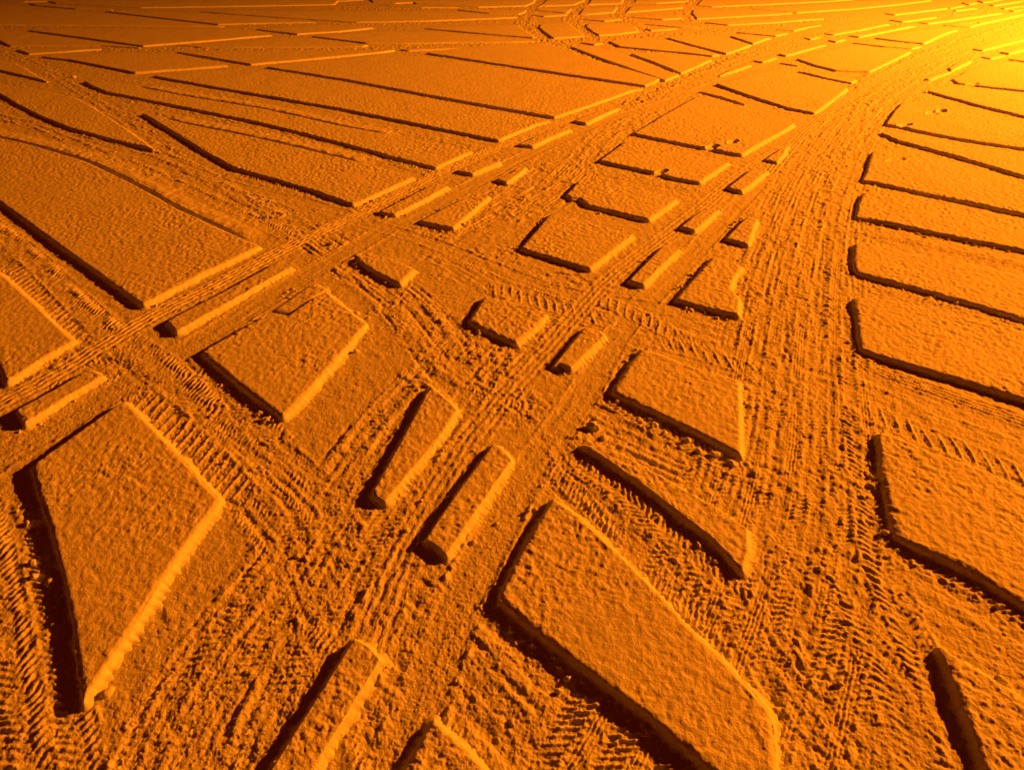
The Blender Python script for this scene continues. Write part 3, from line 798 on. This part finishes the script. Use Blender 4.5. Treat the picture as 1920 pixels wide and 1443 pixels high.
    (RIDGE, 0.85, [(858, 18.5), (917, 24.5), (973, 26.5), (985, 22.5), (985, 18), (900, 17.5), (868, 17)],
     'thin far ridge reaching the left rim of the first curved print'),
    # ---- among the curved prints at the top
    (SLAB, 0.95, [(1010, 51), (1022, 61), (1038, 71.5), (1070, 69), (1096, 67), (1080, 53), (1064, 41), (1040, 43), (1015, 45)],
     'leaning slab between the first and second curved prints'),
    (SLAB, 0.95, [(1098, 49), (1110, 59), (1123, 66), (1160, 63), (1197, 58.5), (1190, 49), (1180, 43.5), (1140, 43.5), (1103, 44)],
     'leaning slab between the second and third curved prints'),
    (RIDGE, 0.85, [(999, 28), (1020, 30.5), (1058, 28.5), (1063, 27), (1040, 26), (1006, 25.5)],
     'thin ridge with a dark left end inside the first curve, lower one'),
    (SLAB, 0.85, [(1005, 19), (1062, 24), (1066, 22), (1072, 16.5), (1040, 15), (1010, 15)],
     'thin slab inside the first curve with a dark near side'),
    (SLAB, 0.85, [(1012, 11), (1075, 9.5), (1095, 1.5), (1095, -5), (1030, -5), (1020, 5)],
     'slab at the top edge between the first and second curved prints'),
    (SLAB, 0.9, [(1087, 26), (1100, 26.5), (1150, 23), (1158, 13.5), (1130, 13.5), (1095, 15.5)],
     'slab between the second and third curves with a dark left end'),
    (SLAB, 0.85, [(1103, 8.5), (1165, 6.5), (1170, -3), (1110, -3)],
     'slab at the top edge between the second and third curved prints'),
    (RIDGE, 0.8, [(1093, 36), (1135, 39.5), (1165, 36), (1160, 33), (1110, 34)],
     'thin dark-fronted ridge between the second and third curved prints'),
    (SLAB, 0.9, [(1174, 23), (1185, 22), (1280, 14.5), (1278, 9), (1230, 9), (1183, 12)],
     'slab right of the third curve with a bright straight near side'),
    (SLAB, 0.85, [(1190, 4), (1232, 6), (1290, 2.5), (1290, -4), (1195, -4)],
     'slab at the top edge right of the third curved print'),
    (SLAB, 0.85, [(1182, 31.5), (1243, 36.5), (1278, 34), (1270, 28.5), (1230, 28), (1195, 28.5)],
     'slab right of the third curve, half dark and half bright near side'),
    (RIDGE, 0.8, [(1210, 45), (1280, 51), (1310, 52), (1300, 48), (1250, 43.5)],
     'thin dark ridge between the third and fourth curves, upper one'),
    (STRIP, 0.85, [(1209, 53.5), (1221, 57), (1252, 55), (1270, 53.5), (1225, 52)],
     'tiny block with a dark end between the third and fourth curves'),
    (RIDGE, 0.8, [(1088, 79.5), (1115, 83.5), (1130, 80.5), (1105, 79.5)],
     'tiny ridge just below the first and second curved prints'),
    (SLAB, 0.95, [(1070, 87.5), (1120, 107), (1188, 130), (1247, 151), (1262, 144), (1272, 140), (1220, 121), (1180, 106), (1150, 95), (1110, 86.5)],
     'long dark-fronted slab sweeping down from the first curved print'),
    (SLAB, 0.95, [(1184, 101), (1220, 114), (1277, 137), (1305, 125), (1334, 112), (1310, 108.5), (1250, 102), (1200, 98.5)],
     'dark-fronted slab below the third curve with a bright right flank'),
    (SLAB, 0.95, [(1142, 77.5), (1162, 87), (1280, 98), (1336, 104), (1348, 102), (1290, 86), (1250, 75), (1210, 71), (1165, 73)],
     'slab with a kinked dark front below the third curved print'),
    (SLAB, 0.95, [(1252, 71), (1280, 79), (1362, 100.5), (1398, 88), (1408, 84), (1370, 73), (1330, 67), (1290, 65), (1260, 68)],
     'slab below the fourth curve with a dark sloping front'),
    (SLAB, 0.9, [(1370, 67.5), (1412, 81.5), (1445, 70.5), (1420, 68), (1385, 65.5)],
     'small triangular slab with a dark front above the churned lane'),
    (SLAB, 0.9, [(1382, 60), (1455, 67), (1477, 62), (1440, 59.5), (1405, 58.5)],
     'low slab with a brownish front just above the small triangular one'),
    (RIDGE, 0.85, [(1456, 55), (1489, 57.5), (1520, 49.5), (1540, 46.5), (1500, 50.5)],
     'short ridge with bright right flank above the churned lane'),
    (SLAB, 0.9, [(1322, 42), (1366, 46.5), (1450, 42), (1545, 35), (1530, 33.5), (1460, 33.5), (1400, 37)],
     'long bright-flanked slab right of the fourth curve, nearest of three'),
    (SLAB, 0.9, [(1298, 25), (1307, 35), (1380, 31), (1460, 26.5), (1480, 25), (1485, 23.5), (1410, 18), (1340, 18.5), (1310, 16), (1300, 19)],
     'bright-flanked slab touching the fourth curve, dark rounded left end'),
    (SLAB, 0.9, [(1412, 16.5), (1495, 23.5), (1600, 16.5), (1680, 9), (1745, 1), (1745, -6), (1620, 1), (1500, 9), (1440, 14)],
     'slab with a faint brown front and very long bright flank, top right'),
    (SLAB, 0.9, [(1307, 10), (1335, 12.5), (1440, 8), (1560, 2), (1600, -1), (1600, -8), (1320, -4), (1312, 4)],
     'bright-flanked slab along the top edge right of the fourth curve'),
    # ---- glare in the top right corner
    (STRIP, 0.9, [(1660, 25), (1678, 27.5), (1777, 16), (1775, 13), (1700, 20)],
     'glaring bright strip near the top right corner, lowest left of the cluster'),
    (STRIP, 0.85, [(1778, 14.5), (1782, 15.5), (1808, 11), (1800, 10)],
     'very short glaring dash in line with the lowest left bright strip'),
    (STRIP, 0.85, [(1803, 5), (1818, 8.5), (1833, 5.5), (1822, 3.5)],
     'short glaring dash with a dark end near the top right corner'),
    (STRIP, 0.85, [(1833, 1), (1844, 5), (1882, -1), (1850, -3)],
     'glaring dash at the very top edge near the right corner'),
    (STRIP, 0.85, [(1856, 9), (1864, 11), (1925, 1), (1960, -4), (1910, -2)],
     'long glaring dash running into the top right corner'),
    (STRIP, 0.8, [(1788, 19.5), (1792, 20.5), (1832, 15.5), (1815, 15)],
     'faint glaring dash with no dark end near the top right corner'),
    (STRIP, 0.8, [(1878, 15), (1884, 16.5), (1925, 10.5), (1960, 5), (1900, 11.5)],
     'upper of the two glaring dashes at the right edge just below the corner'),
    (STRIP, 0.8, [(1892, 20), (1901, 21.5), (1960, 12), (1960, 9), (1920, 15)],
     'lower of the two glaring dashes at the right edge just below the corner'),
]
GROUPS = {SLAB: 'snow slabs left between the tyre tracks', STRIP: 'narrow snow strips between wheel prints', RIDGE: 'thin snow ridges between wheel prints'}
CATS = {SLAB: 'snow slab', STRIP: 'snow strip', RIDGE: 'snow ridge'}
for n, (kind, tk, pts, label) in enumerate(PIECES):
    build_slab(kind, pts, label, GROUPS[kind], CATS[kind], tk, n)


# ---------------------------------------------------------------- loose clods
def ico(sub):
    import bmesh
    bm = bmesh.new(); bmesh.ops.create_icosphere(bm, subdivisions=sub, radius=1.0)
    bm.verts.ensure_lookup_table()
    v = np.array([x.co[:] for x in bm.verts]); f = np.array([[q.index for q in p.verts] for p in bm.faces])
    bm.free(); return v, f


ICO2, ICO2F = ico(3)
ICO1, ICO1F = ico(2)


def ground_z(x, y):
    c, r = to_lattice(np.asarray(x), np.asarray(y))
    c = np.clip(np.round(c).astype(int), 0, NC - 1); r = np.clip(np.round(r).astype(int), 0, NR - 1)
    return GZ[r, c]


CLODS = [  # lumps big enough to tell apart: photo point, size (m), label
    (138, 146, 0.13, 0.8, 'dark-sided snow lump in the churned track at the upper left'),
    (622, 459, 0.09, 0.7, 'lone snow lump where the grooved print meets the crossing'),
    (1112, 802, 0.10, 0.7, 'larger of the snow lumps at the crumbling end of the thin ridge'),
    (1133, 822, 0.075, 0.6, 'smaller snow lump tucked against the crumbling end of the thin ridge'),
    (492, 600, 0.07, 0.7, 'snow lump at the upper left corner of the stepped slab'),
    (1048, 1297, 0.045, 0.7, 'rounded clod in the shadow edge of the largest foreground slab'),
    (1076, 377, 0.10, 0.7, 'snow lump in the gap at the bitten slab corner'),
]
for k, (px, py, size, flat, label) in enumerate(CLODS):
    x, y = ground_pt(px, py)
    x, y = float(x), float(y)
    d = ICO2 * size
    nn = fbm(d[:, 0] * 9 + k * 5.1 + d[:, 2] * 5, d[:, 1] * 9 + d[:, 2] * 7, 0.5, 3, 400 + k)
    d = d * (1 + 0.75 * nn)[:, None] * np.array([0.55, 0.5, 0.5 * flat])
    o = mesh_object('snow_clod', d, np.zeros((0, 4), np.int32), ICO2F, M_slab)
    o.location = (x, y, float(ground_z(x, y)) + size * 0.12)
    o.rotation_euler = (0, 0, k * 1.3)
    o['label'] = label; o['category'] = 'snow clod'; o['group'] = 'clods of snow lying in the tracks'

# rows of clods squeezed out along the near sides of two slabs
for (x0, y0, x1, y1, count, size, label) in (
        (1168, 772, 1388, 882, 7, 0.062, 'one of the row of clods along the near side of the four-sided slab'),
        (945, 1165, 1290, 1425, 8, 0.05, 'one of the clods in the long shadow of the largest foreground slab'),
        (395, 700, 520, 800, 7, 0.06, 'one of the clods in the shadow of the stepped slab')):
    for q in range(count):
        f = (q + 0.5 + 0.5 * (rng.random() - 0.5)) / count
        gx, gy = ground_pt(x0 + (x1 - x0) * f + rng.normal(0, 5), y0 + (y1 - y0) * f + rng.normal(0, 4))
        gx, gy = float(gx), float(gy)
        sz_ = size * (0.55 + 0.8 * rng.random())
        d = ICO2 * sz_
        nn = fbm(d[:, 0] * 11 + q * 3.1 + d[:, 2] * 6, d[:, 1] * 11 + d[:, 2] * 8, 0.5, 3, 430 + q)
        d = d * (1 + 0.9 * nn)[:, None] * np.array([0.62, 0.5, 0.36])
        o = mesh_object('snow_clod', d, np.zeros((0, 4), np.int32), ICO2F, M_slab)
        o.location = (gx, gy, float(ground_z(gx, gy)) + sz_ * 0.05); o.rotation_euler = (0, 0, 6.28 * rng.random())
        o['label'] = label; o['category'] = 'snow clod'; o['group'] = label.replace('one of the ', '')

# crumbs thrown up by the tyres: nobody could count them
LANES = [(c, w, s) for kind, w, c, s, _o in TRACKS if kind == 'rough']
cx, cy, sz = [], [], []
for course, w, s in LANES:
    gx, gy = ground_pt([p[0] for p in course], [p[1] for p in course])
    C = densify(np.stack([gx, gy], 1), 8)
    for i in range(len(C) - 1):
        if C[i][1] > 16:
            continue
        L = np.hypot(*(C[i + 1] - C[i]))
        m = rng.poisson(L * w * 12 * s)
        t = rng.random(m); off = (rng.random(m) - 0.5) * w * 1.05
        dv = (C[i + 1] - C[i]) / max(L, 1e-6)
        cx += list(C[i][0] + dv[0] * L * t - dv[1] * off); cy += list(C[i][1] + dv[1] * L * t + dv[0] * off)
        sz += list(0.0045 + 0.016 * rng.random(m) ** 3.2)
cx, cy, sz = np.array(cx), np.array(cy), np.array(sz)
keep = np.hypot(cx, cy) < 17
keep &= fbm(cx, cy, 0.35, 2, 71) + 0.35 * (rng.random(len(cx)) - 0.5) > -0.05
cx, cy, sz = cx[keep], cy[keep], sz[keep]
fx, fy, fs = [], [], []
for Rm, nm, stp, sd in RIMS:
    rr_ = np.arange(len(Rm)) * stp
    dens = 26 * np.clip(0.12 + 1.9 * vnoise(rr_ / 0.5, rr_ * 0 + sd, 401), 0, 1)
    dens = dens * np.where(nm[:, 0] * 0.87 + nm[:, 1] * 0.49 > 0.1, 0.3, 1.0)
    m = rng.poisson(dens * stp)
    for i in np.where(m > 0)[0]:
        for _q in range(m[i]):
            o_ = abs(rng.normal(0.0, 0.06)) - 0.005
            fx.append(Rm[i, 0] + nm[i, 0] * o_ + rng.normal(0, 0.01)); fy.append(Rm[i, 1] + nm[i, 1] * o_ + rng.normal(0, 0.01))
            fs.append(0.006 + 0.026 * rng.random() ** 2.4)
cx, cy, sz = np.concatenate([cx, fx]), np.concatenate([cy, fy]), np.concatenate([sz, fs])
gz = ground_z(cx, cy)
allv, allf = [], []
for k in range(len(cx)):
    v = np.sign(ICO1) * np.abs(ICO1) ** 0.8 * (1 + 0.8 * (rng.random((len(ICO1), 1)) - 0.5)) * (sz[k] * (0.65 + 0.7 * rng.random(3)))
    a = rng.random() * 6.28
    c, s = math.cos(a), math.sin(a)
    v = np.stack([v[:, 0] * c - v[:, 1] * s + cx[k], v[:, 0] * s + v[:, 1] * c + cy[k], v[:, 2] * 0.7 + gz[k] + sz[k] * 0.1], -1)
    allv.append(v); allf.append(ICO1F + k * len(ICO1))
st = mesh_object('loose_snow_crumbs', np.concatenate(allv), np.zeros((0, 4), np.int32), np.concatenate(allf), M_ground)
st['kind'] = 'stuff'; st['label'] = 'loose crumbs of snow scattered over the churned tyre tracks'; st['category'] = 'loose snow'

# ---------------------------------------------------------------- light: one sodium street lamp beyond the right edge
lamp = bpy.data.lights.new('sodium_lamp', 'POINT')
lamp.energy = 208000.0
lamp.color = (1.0, 0.215, 0.0045)
lamp.shadow_soft_size = 0.35
lo = bpy.data.objects.new('sodium_lamp', lamp); col.objects.link(lo)
lo.location = (40.0, 23.0, 14.5)

w = bpy.data.worlds.new('World'); scn.world = w; w.use_nodes = True
bg = w.node_tree.nodes['Background']
bg.inputs['Color'].default_value = (1.0, 0.055, 0.0, 1)      # low cloud lit dull orange by the town
bg.inputs['Strength'].default_value = 0.042

# ---------------------------------------------------------------- camera and output
cam = bpy.data.cameras.new('camera'); co = bpy.data.objects.new('camera', cam); col.objects.link(co)
co.location = (0, 0, H); co.rotation_euler = (math.pi / 2 - PITCH, 0, 0)
cam.sensor_fit = 'HORIZONTAL'; cam.sensor_width = 36.0; cam.lens = F / 1920 * 36.0
cam.clip_start = 0.05; cam.clip_end = 3000
scn.camera = co
scn.render.engine = 'CYCLES'
scn.cycles.max_bounces = 6; scn.cycles.diffuse_bounces = 4
scn.view_settings.view_transform = 'Standard'; scn.view_settings.look = 'None'
scn.view_settings.exposure = 0.0; scn.view_settings.gamma = 1.0
